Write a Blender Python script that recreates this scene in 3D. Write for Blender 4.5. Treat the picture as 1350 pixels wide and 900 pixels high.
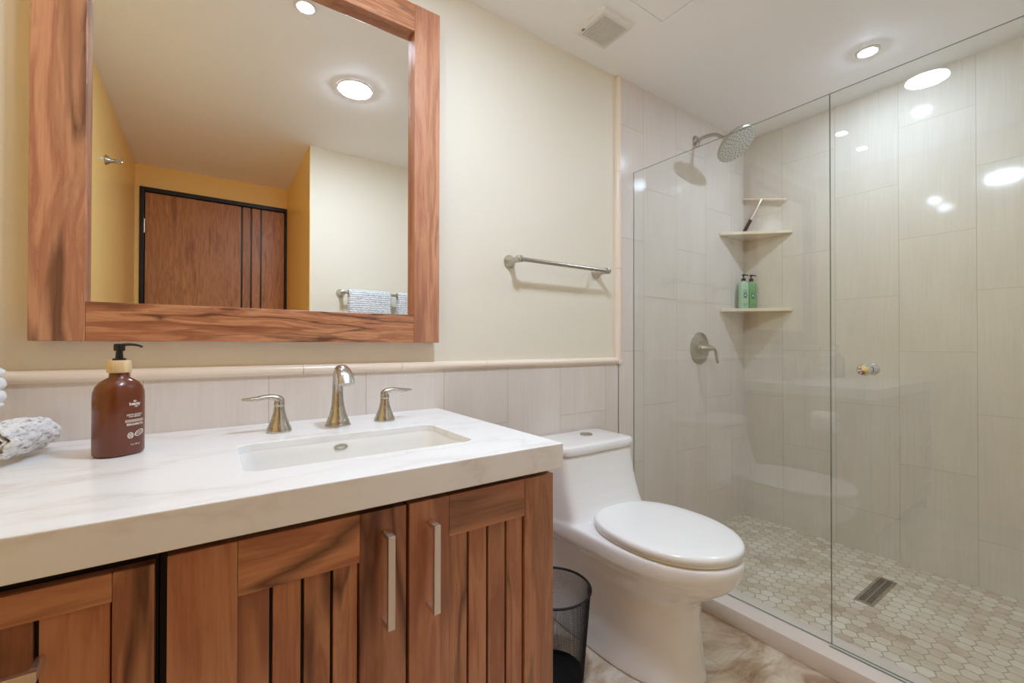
import bpy, bmesh, math, random
from mathutils import Vector, Matrix
random.seed(7)
PI = math.pi
for o in list(bpy.data.objects): bpy.data.objects.remove(o)
SC = bpy.context.scene
COL = SC.collection

# ------------------------------------------------------------------ camera
CAMX, CAMY, CAMZ = 0.0, -1.42, 1.0582
cam_d = bpy.data.cameras.new('camera'); cam = bpy.data.objects.new('camera', cam_d); COL.objects.link(cam)
cam_d.sensor_width = 36.0; cam_d.lens = 574.9 / 1350 * 36.0; cam_d.clip_start = 0.02
yaw, pitch, roll = .6085, .0072, .0014
fw = Vector((math.sin(yaw)*math.cos(pitch), math.cos(yaw)*math.cos(pitch), math.sin(pitch)))
rt = Vector((math.cos(yaw), -math.sin(yaw), 0)); up = rt.cross(fw)
r2 = math.cos(roll)*rt + math.sin(roll)*up; u2 = -math.sin(roll)*rt + math.cos(roll)*up
M = Matrix((r2, u2, -fw)).transposed().to_4x4(); M.translation = Vector((CAMX, CAMY, CAMZ))
cam.matrix_world = M
SC.camera = cam
# ------------------------------------------------------------------ world / exposure
w = bpy.data.worlds.new('world'); SC.world = w; w.use_nodes = True
w.node_tree.nodes['Background'].inputs[0].default_value = (1, .97, .92, 1)
w.node_tree.nodes['Background'].inputs[1].default_value = 0.0
SC.view_settings.view_transform = 'Standard'; SC.view_settings.look = 'None'
SC.view_settings.gamma = 1; SC.view_settings.use_curve_mapping = False
SC.view_settings.exposure = 1.62
SC.cycles.max_bounces = 24; SC.cycles.diffuse_bounces = 14; SC.cycles.glossy_bounces = 10; SC.cycles.transparent_max_bounces = 24
LAMP_COL = (.79, .955, 1.20)
MAIN_E, SPOT_E, SHOWER_E = 84.0, 58.0, 215.0      # emission strengths of the three ceiling lights

# ------------------------------------------------------------------ dimensions
ZC = 2.337; XR = 2.759; XL = -.43; YB = -1.65; YD = -2.65; XA = .535
XG = 1.705; TT = .010        # glass plane, tile thickness proud of paint
CT = .835                    # counter top

# ------------------------------------------------------------------ helpers
def lin(r, g, b):
    f = lambda c: (c/255/12.92) if c/255 <= .04045 else ((c/255+.055)/1.055)**2.4
    return (f(r), f(g), f(b), 1)

def new_mat(name):
    m = bpy.data.materials.new(name); m.use_nodes = True
    nt = m.node_tree; return m, nt, nt.nodes['Principled BSDF']

def N(nt, typ, **kw):
    n = nt.nodes.new(typ)
    for k, v in kw.items():
        if k.startswith('i_'):
            key = k[2:]; key = int(key) if key.isdigit() else key.replace('_', ' ')
            n.inputs[key].default_value = v
        else: setattr(n, k, v)
    return n
def LK(nt, a, b): nt.links.new(a, b)

def simple(name, col, rough=.5, metal=0, bump=0, bscale=60, spec=.5, coat=0, var=0, aniso=0):
    m, nt, b = new_mat(name)
    b.inputs['Base Color'].default_value = col; b.inputs['Roughness'].default_value = rough
    b.inputs['Metallic'].default_value = metal; b.inputs['Specular IOR Level'].default_value = spec
    b.inputs['Coat Weight'].default_value = coat; b.inputs['Coat Roughness'].default_value = .05
    tc = N(nt, 'ShaderNodeTexCoord')
    nz = N(nt, 'ShaderNodeTexNoise', i_Scale=bscale, i_Detail=3.0)
    LK(nt, tc.outputs['Object'], nz.inputs['Vector'])
    if bump:
        bp = N(nt, 'ShaderNodeBump', i_Strength=bump, i_Distance=.002)
        LK(nt, nz.outputs['Fac'], bp.inputs['Height']); LK(nt, bp.outputs['Normal'], b.inputs['Normal'])
    if var:
        mr = N(nt, 'ShaderNodeMapRange', i_3=rough-var, i_4=rough+var)
        LK(nt, nz.outputs['Fac'], mr.inputs[0]); LK(nt, mr.outputs[0], b.inputs['Roughness'])
    return m

def ramp(nt, stops):
    r = nt.nodes.new('ShaderNodeValToRGB'); e = r.color_ramp.elements
    while len(e) < len(stops): e.new(.5)
    for i, (p, c) in enumerate(stops): e[i].position = p; e[i].color = c
    return r

def wood(name, axis, dark, mid, light, rough=.32, scale=1.0, streak=1.0, seed=0.0, vein=1.0):
    """axis = direction of the grain: 'X','Y','Z'"""
    m, nt, b = new_mat(name)
    tc = N(nt, 'ShaderNodeTexCoord'); oi = N(nt, 'ShaderNodeObjectInfo')
    mp = N(nt, 'ShaderNodeMapping')
    s = {'X': (.9, 7, 7), 'Y': (7, .9, 7), 'Z': (7, 7, .9)}[axis]
    mp.inputs['Scale'].default_value = [q*scale for q in s]
    mp.inputs['Location'].default_value = (seed, seed*.7, seed*.3)
    LK(nt, tc.outputs['Object'], mp.inputs['Vector'])
    ge = N(nt, 'ShaderNodeNewGeometry'); ra = N(nt, 'ShaderNodeMath', operation='ADD'); LK(nt, oi.outputs['Random'], ra.inputs[0]); LK(nt, ge.outputs['Random Per Island'], ra.inputs[1])
    rnd = N(nt, 'ShaderNodeMath', operation='MULTIPLY', i_1=53.0); LK(nt, ra.outputs[0], rnd.inputs[0])
    warp = N(nt, 'ShaderNodeTexNoise', noise_dimensions='4D', i_Scale=.9, i_Detail=3.0, i_Roughness=.6)
    LK(nt, mp.outputs[0], warp.inputs['Vector']); LK(nt, rnd.outputs[0], warp.inputs['W'])
    vm = N(nt, 'ShaderNodeVectorMath', operation='SCALE', i_Scale=1.5 * streak)
    LK(nt, warp.outputs['Color'], vm.inputs[0])
    va = N(nt, 'ShaderNodeVectorMath', operation='ADD'); LK(nt, mp.outputs[0], va.inputs[0]); LK(nt, vm.outputs[0], va.inputs[1])
    n1 = N(nt, 'ShaderNodeTexNoise', noise_dimensions='4D', i_Scale=1.1, i_Detail=7.0, i_Roughness=.62)
    LK(nt, va.outputs[0], n1.inputs['Vector']); LK(nt, rnd.outputs[0], n1.inputs['W'])
    # fine fibres
    mp2 = N(nt, 'ShaderNodeMapping')
    s2 = {'X': (6, 260, 260), 'Y': (260, 6, 260), 'Z': (260, 260, 6)}[axis]; mp2.inputs['Scale'].default_value = s2
    LK(nt, tc.outputs['Object'], mp2.inputs['Vector'])
    n2 = N(nt, 'ShaderNodeTexNoise', i_Scale=1.0, i_Detail=2.0); LK(nt, mp2.outputs[0], n2.inputs['Vector'])
    # growth-ring bands
    wv = N(nt, 'ShaderNodeMath', operation='SINE')
    k = N(nt, 'ShaderNodeMath', operation='MULTIPLY', i_1=34.0); LK(nt, n1.outputs['Fac'], k.inputs[0]); LK(nt, k.outputs[0], wv.inputs[0])
    r1 = ramp(nt, [(.30, tuple(.55*a_+.45*b_ for a_, b_ in zip(mid, dark))), (.42, mid), (.49, light), (.56, mid), (.64, light), (.80, dark)])
    LK(nt, n1.outputs['Fac'], r1.inputs[0])
    # dark mineral veins that wander along the grain
    nv = N(nt, 'ShaderNodeTexNoise', noise_dimensions='4D', i_Scale=.75, i_Detail=2.0, i_Roughness=.5)
    LK(nt, va.outputs[0], nv.inputs['Vector']); w5 = N(nt, 'ShaderNodeMath', operation='ADD', i_1=5.0); LK(nt, rnd.outputs[0], w5.inputs[0]); LK(nt, w5.outputs[0], nv.inputs['W'])
    s1 = N(nt, 'ShaderNodeMath', operation='SUBTRACT', i_1=.47); LK(nt, nv.outputs['Fac'], s1.inputs[0])
    s2_ = N(nt, 'ShaderNodeMath', operation='ABSOLUTE'); LK(nt, s1.outputs[0], s2_.inputs[0])
    vr = N(nt, 'ShaderNodeMapRange', i_1=0.0, i_2=.024, i_3=.8*vein, i_4=0.0); LK(nt, s2_.outputs[0], vr.inputs[0])
    vm2 = N(nt, 'ShaderNodeMath', operation='MULTIPLY'); mz = N(nt, 'ShaderNodeMapRange', i_1=.36, i_2=.52); LK(nt, n1.outputs['Fac'], mz.inputs[0]); LK(nt, vr.outputs[0], vm2.inputs[0]); LK(nt, mz.outputs[0], vm2.inputs[1])
    vmx = N(nt, 'ShaderNodeMix', data_type='RGBA'); LK(nt, vm2.outputs[0], vmx.inputs[0]); LK(nt, r1.outputs[0], vmx.inputs[6]); vmx.inputs[7].default_value = dark
    mr = N(nt, 'ShaderNodeMapRange', i_1=-1.0, i_2=1.0, i_3=.88, i_4=1.06); LK(nt, wv.outputs[0], mr.inputs[0])
    mr2 = N(nt, 'ShaderNodeMapRange', i_3=.84, i_4=1.16); LK(nt, n2.outputs['Fac'], mr2.inputs[0])
    mu0 = N(nt, 'ShaderNodeMath', operation='MULTIPLY'); LK(nt, mr.outputs[0], mu0.inputs[0]); LK(nt, mr2.outputs[0], mu0.inputs[1])
    mr3 = N(nt, 'ShaderNodeMapRange', i_3=.84, i_4=1.14); LK(nt, ge.outputs['Random Per Island'], mr3.inputs[0])
    mu = N(nt, 'ShaderNodeMath', operation='MULTIPLY'); LK(nt, mu0.outputs[0], mu.inputs[0]); LK(nt, mr3.outputs[0], mu.inputs[1])
    sc = N(nt, 'ShaderNodeVectorMath', operation='SCALE'); LK(nt, vmx.outputs[2], sc.inputs[0]); LK(nt, mu.outputs[0], sc.inputs['Scale'])
    LK(nt, sc.outputs[0], b.inputs['Base Color'])
    b.inputs['Roughness'].default_value = rough
    bp = N(nt, 'ShaderNodeBump', i_Strength=.12, i_Distance=.001); LK(nt, n2.outputs['Fac'], bp.inputs['Height'])
    LK(nt, bp.outputs['Normal'], b.inputs['Normal'])
    return m

def tile_mat(name, horiz, z0, u0, bw, rh, c1, c2, grout, rough=.13, sign=1):
    m, nt, b = new_mat(name)
    tc = N(nt, 'ShaderNodeTexCoord'); sp = N(nt, 'ShaderNodeSeparateXYZ'); LK(nt, tc.outputs['Object'], sp.inputs[0])
    a = N(nt, 'ShaderNodeMath', operation='SUBTRACT', i_1=z0); LK(nt, sp.outputs['Z'], a.inputs[0])
    u = N(nt, 'ShaderNodeMath', operation='MULTIPLY_ADD', i_1=float(sign), i_2=-u0); LK(nt, sp.outputs[horiz], u.inputs[0])
    cb = N(nt, 'ShaderNodeCombineXYZ'); LK(nt, a.outputs[0], cb.inputs[0]); LK(nt, u.outputs[0], cb.inputs[1])
    br = N(nt, 'ShaderNodeTexBrick', offset=.5, offset_frequency=2, squash=1.0)
    br.inputs['Scale'].default_value = 1; br.inputs['Mortar Size'].default_value = .0011
    br.inputs['Mortar Smooth'].default_value = .2; br.inputs['Bias'].default_value = 0
    br.inputs['Brick Width'].default_value = bw; br.inputs['Row Height'].default_value = rh
    br.inputs['Color1'].default_value = (0, 0, 0, 1); br.inputs['Color2'].default_value = (1, 1, 1, 1)
    LK(nt, cb.outputs[0], br.inputs['Vector'])
    # brushed vertical streaks, cut differently in every tile
    mp = N(nt, 'ShaderNodeMapping'); mp.inputs['Scale'].default_value = (150, 150, 5)
    LK(nt, tc.outputs['Object'], mp.inputs['Vector'])
    n1 = N(nt, 'ShaderNodeTexNoise', noise_dimensions='4D', i_Scale=1.0, i_Detail=4.0, i_Roughness=.6)
    LK(nt, mp.outputs[0], n1.inputs['Vector'])
    w4 = N(nt, 'ShaderNodeMath', operation='MULTIPLY', i_1=9.0); LK(nt, br.outputs['Color'], w4.inputs[0]); LK(nt, w4.outputs[0], n1.inputs['W'])
    mp3 = N(nt, 'ShaderNodeMapping'); mp3.inputs['Scale'].default_value = (9, 9, 2.5); LK(nt, tc.outputs['Object'], mp3.inputs['Vector'])
    n3 = N(nt, 'ShaderNodeTexNoise', noise_dimensions='4D', i_Scale=1.0, i_Detail=4.0); LK(nt, mp3.outputs[0], n3.inputs['Vector']); LK(nt, w4.outputs[0], n3.inputs['W'])
    ad = N(nt, 'ShaderNodeMath', operation='ADD'); LK(nt, n1.outputs['Fac'], ad.inputs[0]); LK(nt, n3.outputs['Fac'], ad.inputs[1])
    mr = N(nt, 'ShaderNodeMapRange', i_1=.6, i_2=1.4); LK(nt, ad.outputs[0], mr.inputs[0])
    mx = N(nt, 'ShaderNodeMix', data_type='RGBA'); mx.inputs[6].default_value = c1; mx.inputs[7].default_value = c2
    LK(nt, mr.outputs[0], mx.inputs[0])
    mg = N(nt, 'ShaderNodeMix', data_type='RGBA'); mg.inputs[7].default_value = grout
    LK(nt, mx.outputs[2], mg.inputs[6]); LK(nt, br.outputs['Fac'], mg.inputs[0])
    LK(nt, mg.outputs[2], b.inputs['Base Color'])
    rr = N(nt, 'ShaderNodeMapRange', i_3=rough, i_4=.6); LK(nt, br.outputs['Fac'], rr.inputs[0]); LK(nt, rr.outputs[0], b.inputs['Roughness'])
    bp0 = N(nt, 'ShaderNodeBump', i_Strength=.05, i_Distance=.001); LK(nt, n1.outputs['Fac'], bp0.inputs['Height'])
    bp = N(nt, 'ShaderNodeBump', i_Strength=.55, i_Distance=.0012, invert=True); LK(nt, br.outputs['Fac'], bp.inputs['Height'])
    LK(nt, bp0.outputs[0], bp.inputs['Normal']); LK(nt, bp.outputs[0], b.inputs['Normal'])
    return m

def hex_mat(name):
    """hexagonal stone mosaic: flat sides .048 apart along X, points along Y"""
    m, nt, b = new_mat(name)
    tc = N(nt, 'ShaderNodeTexCoord')
    wn = N(nt, 'ShaderNodeTexNoise', i_Scale=30.0, i_Detail=1.0); LK(nt, tc.outputs['Object'], wn.inputs['Vector'])
    ws = N(nt, 'ShaderNodeVectorMath', operation='MULTIPLY_ADD'); ws.inputs[1].default_value = (.009,)*3
    LK(nt, wn.outputs['Color'], ws.inputs[0]); LK(nt, tc.outputs['Object'], ws.inputs[2])
    sc = N(nt, 'ShaderNodeVectorMath', operation='MULTIPLY'); s = 1/.049
    sc.inputs[1].default_value = (s, s, 0); LK(nt, ws.outputs[0], sc.inputs[0])
    H = (1.0, 1.7320508, 1.0)
    def cell(off):
        a = N(nt, 'ShaderNodeVectorMath', operation='SUBTRACT'); a.inputs[1].default_value = off; LK(nt, sc.outputs[0], a.inputs[0])
        d = N(nt, 'ShaderNodeVectorMath', operation='DIVIDE'); d.inputs[1].default_value = H; LK(nt, a.outputs[0], d.inputs[0])
        r = N(nt, 'ShaderNodeVectorMath', operation='ADD'); r.inputs[1].default_value = (.5, .5, .5); LK(nt, d.outputs[0], r.inputs[0])
        fl = N(nt, 'ShaderNodeVectorMath', operation='FLOOR'); LK(nt, r.outputs[0], fl.inputs[0])
        c = N(nt, 'ShaderNodeVectorMath', operation='MULTIPLY'); c.inputs[1].default_value = H; LK(nt, fl.outputs[0], c.inputs[0])
        c2 = N(nt, 'ShaderNodeVectorMath', operation='ADD'); c2.inputs[1].default_value = off; LK(nt, c.outputs[0], c2.inputs[0])
        l = N(nt, 'ShaderNodeVectorMath', operation='SUBTRACT'); LK(nt, sc.outputs[0], l.inputs[0]); LK(nt, c2.outputs[0], l.inputs[1])
        fz = N(nt, 'ShaderNodeVectorMath', operation='MULTIPLY'); fz.inputs[1].default_value = (1, 1, 0); LK(nt, l.outputs[0], fz.inputs[0])
        ab = N(nt, 'ShaderNodeVectorMath', operation='ABSOLUTE'); LK(nt, fz.outputs[0], ab.inputs[0])
        dt = N(nt, 'ShaderNodeVectorMath', operation='DOT_PRODUCT'); dt.inputs[1].default_value = (.5, .8660254, 0); LK(nt, ab.outputs[0], dt.inputs[0])
        sx = N(nt, 'ShaderNodeSeparateXYZ'); LK(nt, ab.outputs[0], sx.inputs[0])
        mxx = N(nt, 'ShaderNodeMath', operation='MAXIMUM'); LK(nt, dt.outputs['Value'], mxx.inputs[0]); LK(nt, sx.outputs['X'], mxx.inputs[1])
        return mxx.outputs[0], c2.outputs[0]
    d1, c1 = cell((0, 0, 0)); d2, c2 = cell((.5, .8660254, 0))
    lt = N(nt, 'ShaderNodeMath', operation='LESS_THAN'); LK(nt, d1, lt.inputs[0]); LK(nt, d2, lt.inputs[1])
    dm = N(nt, 'ShaderNodeMath', operation='MINIMUM'); LK(nt, d1, dm.inputs[0]); LK(nt, d2, dm.inputs[1])
    cm = N(nt, 'ShaderNodeMix', data_type='VECTOR'); LK(nt, lt.outputs[0], cm.inputs[0]); LK(nt, c2, cm.inputs[4]); LK(nt, c1, cm.inputs[5])
    wh = N(nt, 'ShaderNodeTexWhiteNoise', noise_dimensions='3D'); LK(nt, cm.outputs[1], wh.inputs['Vector'])
    big = N(nt, 'ShaderNodeTexNoise', i_Scale=5.0, i_Detail=3.0); LK(nt, tc.outputs['Object'], big.inputs['Vector'])
    mxr = N(nt, 'ShaderNodeMath', operation='MULTIPLY_ADD', i_1=.55); LK(nt, wh.outputs['Value'], mxr.inputs[0])
    bs = N(nt, 'ShaderNodeMath', operation='MULTIPLY_ADD', i_1=1.1, i_2=-.33); LK(nt, big.outputs['Fac'], bs.inputs[0]); LK(nt, bs.outputs[0], mxr.inputs[2])
    rp = ramp(nt, [(0.02, lin(176, 150, 128)), (.22, lin(202, 184, 160)), (.5, lin(214, 202, 182)), (.85, lin(226, 218, 203))])
    LK(nt, mxr.outputs[0], rp.inputs[0])
    fn = N(nt, 'ShaderNodeTexNoise', i_Scale=70.0, i_Detail=4.0); LK(nt, tc.outputs['Object'], fn.inputs['Vector'])
    fr = N(nt, 'ShaderNodeMapRange', i_3=.88, i_4=1.1); LK(nt, fn.outputs['Fac'], fr.inputs[0])
    vs = N(nt, 'ShaderNodeVectorMath', operation='SCALE'); LK(nt, rp.outputs[0], vs.inputs[0]); LK(nt, fr.outputs[0], vs.inputs['Scale'])
    g = N(nt, 'ShaderNodeMapRange', i_1=.445, i_2=.47); LK(nt, dm.outputs[0], g.inputs[0])
    mg = N(nt, 'ShaderNodeMix', data_type='RGBA'); LK(nt, g.outputs[0], mg.inputs[0]); LK(nt, vs.outputs[0], mg.inputs[6]); mg.inputs[7].default_value = lin(172, 160, 142)
    LK(nt, mg.outputs[2], b.inputs['Base Color']); b.inputs['Roughness'].default_value = .45
    bp = N(nt, 'ShaderNodeBump', i_Strength=.5, i_Distance=.0015, invert=True); LK(nt, g.outputs[0], bp.inputs['Height']); LK(nt, bp.outputs[0], b.inputs['Normal'])
    return m

def glass_mat(name, tint, f0=.045):
    m = bpy.data.materials.new(name); m.use_nodes = True; nt = m.node_tree
    nt.nodes.remove(nt.nodes['Principled BSDF']); out = nt.nodes['Material Output']
    ge = N(nt, 'ShaderNodeNewGeometry'); dt = N(nt, 'ShaderNodeVectorMath', operation='DOT_PRODUCT')
    LK(nt, ge.outputs['Normal'], dt.inputs[0]); LK(nt, ge.outputs['Incoming'], dt.inputs[1])
    ab = N(nt, 'ShaderNodeMath', operation='ABSOLUTE'); LK(nt, dt.outputs['Value'], ab.inputs[0])
    om = N(nt, 'ShaderNodeMath', operation='SUBTRACT', i_0=1.0); LK(nt, ab.outputs[0], om.inputs[1])
    pw = N(nt, 'ShaderNodeMath', operation='POWER', i_1=5.0); LK(nt, om.outputs[0], pw.inputs[0])
    fr = N(nt, 'ShaderNodeMath', operation='MULTIPLY_ADD', i_1=1-f0, i_2=f0); LK(nt, pw.outputs[0], fr.inputs[0])
    tr = N(nt, 'ShaderNodeBsdfTransparent'); tr.inputs[0].default_value = tint
    gl = N(nt, 'ShaderNodeBsdfGlossy'); gl.inputs['Roughness'].default_value = 0.0; gl.inputs[0].default_value = (1, 1, 1, 1)
    mx = N(nt, 'ShaderNodeMixShader'); LK(nt, fr.outputs[0], mx.inputs[0]); LK(nt, tr.outputs[0], mx.inputs[1]); LK(nt, gl.outputs[0], mx.inputs[2])
    LK(nt, mx.outputs[0], out.inputs['Surface'])
    return m

def emit(name, strength, col=LAMP_COL):
    m, nt, b = new_mat(name); b.inputs['Base Color'].default_value = (.9, .9, .9, 1)
    b.inputs['Emission Color'].default_value = (*col, 1); b.inputs['Emission Strength'].default_value = strength
    return m

# -- mesh builders
def box(bm, x0, x1, y0, y1, z0, z1, bev=0, mi=0, seg=2):
    ps = [(x, y, z) for x in (x0, x1) for y in (y0, y1) for z in (z0, z1)]
    vs = [bm.verts.new(p) for p in ps]
    F = [(0,1,3,2), (4,6,7,5), (0,4,5,1), (2,3,7,6), (0,2,6,4), (1,5,7,3)]
    fs = [bm.faces.new([vs[i] for i in f]) for f in F]
    for f in fs: f.material_index = mi
    if bev:
        es = list({e for f in fs for e in f.edges})
        bmesh.ops.bevel(bm, geom=es, offset=bev, segments=seg, profile=.5, affect='EDGES', material=mi)
    return fs

def lathe(bm, prof, c=(0,0,0), n=40, axis='Z', mi=0, cap=True, close=False):
    """prof = [(radius, height)...] revolved about axis through c"""
    rings = []
    for r, h in prof:
        ring = []
        for i in range(n):
            a = 2*PI*i/n; x, y = r*math.cos(a), r*math.sin(a)
            p = {'Z': (x, y, h), 'Y': (x, h, y), 'X': (h, x, y)}[axis]
            ring.append(bm.verts.new((c[0]+p[0], c[1]+p[1], c[2]+p[2])))
        rings.append(ring)
    for a, b in zip(rings, rings[1:]):
        for i in range(n):
            f = bm.faces.new((a[i], a[(i+1) % n], b[(i+1) % n], b[i])); f.material_index = mi
    if close:
        a, b = rings[-1], rings[0]
        for i in range(n): bm.faces.new((a[i], a[(i+1) % n], b[(i+1) % n], b[i])).material_index = mi
    elif cap:
        for rg in (rings[0], rings[-1]):
            f = bm.faces.new(rg); f.material_index = mi

def loft(bm, rings, cap=True, mi=0):
    R_ = [[bm.verts.new(p) for p in r] for r in rings]; n = len(R_[0])
    for a, b in zip(R_, R_[1:]):
        for i in range(n):
            bm.faces.new((a[i], a[(i+1) % n], b[(i+1) % n], b[i])).material_index = mi
    if cap:
        bm.faces.new(R_[0]).material_index = mi; bm.faces.new(R_[-1]).material_index = mi

def sweep(bm, path, rad, side=None, n=20, mi=0, cap=True):
    """path of points; rad = list of (a, b) half widths: a along side, b across"""
    P = [Vector(p) for p in path]; rings = []
    prev = None
    for i, p in enumerate(P):
        t = (P[min(i+1, len(P)-1)] - P[max(i-1, 0)]).normalized()
        if side is not None: s = Vector(side)
        else: s = prev if prev is not None else (Vector((0,0,1)) if abs(t.z) < .9 else Vector((1,0,0)))
        s = (s - t*s.dot(t)).normalized(); prev = s; q = t.cross(s)
        a, b = rad[i] if not isinstance(rad, (int, float)) else (rad, rad)
        rings.append([tuple(p + s*a*math.cos(2*PI*k/n) + q*b*math.sin(2*PI*k/n)) for k in range(n)])
    loft(bm, rings, cap, mi)

def smooth_path(pts, n=6):
    out = []; P = [Vector(p) for p in pts]
    for i in range(len(P)-1):
        p0, p1, p2, p3 = P[max(i-1,0)], P[i], P[i+1], P[min(i+2,len(P)-1)]
        for k in range(n):
            t = k/n
            out.append(.5*((2*p1)+(-p0+p2)*t+(2*p0-5*p1+4*p2-p3)*t*t+(-p0+3*p1-3*p2+p3)*t**3))
    out.append(P[-1]); return out

def sellipse(cx, yb, yf, hw, z, n=64, wide=.45, pb=2.6, pf=2.0, x_off=None):
    """closed outline, back (towards wall) squarer, front rounder"""
    yc = yb-(yb-yf)*wide; out = []
    for i in range(n):
        a = 2*PI*i/n; c, s = math.cos(a), math.sin(a); p = 2/(pb if s > 0 else pf); Lh = (yb-yc) if s > 0 else (yc-yf)
        out.append((cx+hw*math.copysign(abs(c)**p, c), yc+Lh*math.copysign(abs(s)**p, s), z))
    return out

def rrect(cx, cy, hx, hy, r, z, seg=6):
    out = []
    for qx, qy, a0 in ((1,1,0), (-1,1,90), (-1,-1,180), (1,-1,270)):
        for k in range(seg+1):
            a = math.radians(a0+90*k/seg)
            out.append((cx+qx*(hx-r)+r*math.cos(a), cy+qy*(hy-r)+r*math.sin(a), z))
    return out

def link(name, bm, mats, parent=None, smooth=False, label=None, angle=40):
    bmesh.ops.recalc_face_normals(bm, faces=bm.faces[:])
    me = bpy.data.meshes.new(name); bm.to_mesh(me); bm.free()
    o = bpy.data.objects.new(name, me); COL.objects.link(o)
    for m in (mats if isinstance(mats, (list, tuple)) else [mats]): me.materials.append(m)
    if smooth:
        for p in me.polygons: p.use_smooth = True
        try: me.set_sharp_from_angle(angle=math.radians(angle))
        except Exception: pass
    if parent is not None:
        o.parent = parent; o.matrix_parent_inverse = parent.matrix_world.inverted() if parent.type != 'EMPTY' else Matrix.Translation(-parent.location)
    if label: o['label'] = label
    return o

def tag(o, label, cat, group=None):
    o['label'] = label; o['category'] = cat
    if group: o['group'] = group
    return o

def thing(name, label, cat, loc, group=None):
    o = bpy.data.objects.new(name, None); COL.objects.link(o); o.location = loc; o.empty_display_size = .05
    return tag(o, label, cat, group)

def struct(name, bm, mats, smooth=False, parent=None):
    o = link(name, bm, mats, parent, smooth)
    if parent is None: o['kind'] = 'structure'
    return o
BM = bmesh.new

def text_mesh(s, size, align='CENTER', bold=0.0):
    cu = bpy.data.curves.new('lettering', 'FONT'); cu.body = s; cu.size = size; cu.align_x = align
    cu.offset = bold; cu.resolution_u = 2
    o = bpy.data.objects.new('lettering', cu); COL.objects.link(o)
    dg = bpy.context.evaluated_depsgraph_get(); me = bpy.data.meshes.new_from_object(o.evaluated_get(dg))
    vs = [tuple(v.co) for v in me.vertices]; fs = [tuple(p.vertices) for p in me.polygons]
    bpy.data.objects.remove(o); bpy.data.meshes.remove(me); bpy.data.curves.remove(cu)
    return vs, fs

# ------------------------------------------------------------------ materials
M_ceil = simple('ceiling_paint', lin(246, 245, 245), .7, bump=.15, bscale=180)
M_wall = simple('cream_wall_paint', lin(231, 223, 205), .6, bump=.12, bscale=220)
M_yell = simple('warm_wall_paint', lin(250, 216, 138), .35, bump=.1, bscale=220)
T1, T2, TG = lin(214, 203, 194), lin(226, 217, 209), lin(184, 172, 162)
M_tile_back = tile_mat('back_wall_tile', 'X', .212, .962, .544, .2735, T1, T2, TG)
M_tile_right = tile_mat('shower_wall_tile', 'Y', .212, .231, .544, .2625, lin(206, 200, 188), lin(220, 214, 203), TG, sign=-1, rough=.075)
M_hex = hex_mat('hexagon_mosaic')
M_rail = simple('polished_travertine', lin(238, 222, 204), .25, bump=.1, bscale=40)
M_curb = simple('curb_tile', lin(222, 210, 200), .25, bump=.05, bscale=50)
WD, WM, WL = lin(88, 52, 38), lin(172, 114, 86), lin(206, 150, 114)
M_woodX = wood('rosewood_across', 'X', WD, WM, WL)
M_woodZ = wood('rosewood_upright', 'Z', WD, WM, WL)
M_burl = wood('figured_rosewood', 'X', lin(72, 38, 28), lin(162, 102, 70), lin(206, 146, 104), scale=2.0, streak=1.6, seed=3.1)
M_doorw = wood('door_veneer', 'Z', lin(128, 80, 46), lin(174, 116, 70), lin(198, 142, 92), rough=.4, scale=3.2, streak=.3, vein=.4)
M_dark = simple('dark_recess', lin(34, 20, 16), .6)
M_black = simple('black_lacquer', lin(22, 22, 24), .35)
M_nickel = simple('brushed_nickel', lin(192, 186, 176), .28, 1.0, var=.03, bscale=300)
M_nickel2 = simple('satin_nickel_pull', lin(235, 226, 218), .34, 1.0, var=.03, bscale=300)
M_chrome = simple('chrome', lin(225, 225, 225), .05, 1.0)
M_porc = simple('glazed_porcelain', lin(240, 238, 236), .08, spec=.6, coat=.5)
M_sink = simple('sink_porcelain', lin(232, 230, 225), .1, spec=.6)
M_plast = simple('seat_plastic', lin(243, 242, 240), .14, spec=.55)
M_mirror = simple('silvered_glass', (.93, .93, .91, 1), .0, 1.0)
M_glass = glass_mat('clear_glass', (.972, .985, .974, 1))
M_gedge = simple('green_glass_edge', lin(120, 138, 126), .1, spec=.7)
M_whitep = simple('white_plastic', lin(226, 222, 216), .4)
M_grey = simple('grey_shadow_gap', lin(96, 90, 84), .8)
M_bamboo = wood('bamboo', 'Z', lin(214, 176, 124), lin(228, 192, 142), lin(238, 208, 162), rough=.45, scale=3, vein=0)
M_blackp = simple('black_plastic', lin(24, 23, 24), .3)
M_amber = simple('amber_frosted_plastic', lin(104, 46, 16), .28, spec=.5, coat=.2)
M_amber.node_tree.nodes['Principled BSDF'].inputs['Subsurface Weight'].default_value = .0
M_ink = simple('white_ink', lin(228, 218, 206), .6)
M_inkgrey = simple('grey_ink', lin(176, 160, 146), .6)
M_wire = simple('black_wire', lin(26, 27, 30), .45, .3)
M_green1 = simple('pale_green_bottle', lin(172, 208, 176), .3)
M_green2 = simple('bright_green_bottle', lin(112, 172, 116), .3)
M_brownp = simple('dark_brown_grip', lin(52, 26, 20), .45)
M_travshelf = simple('marble_shelf', lin(228, 214, 192), .3, bump=.05, bscale=30)
M_paper = simple('tissue_paper', lin(244, 242, 238), .9)

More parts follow.
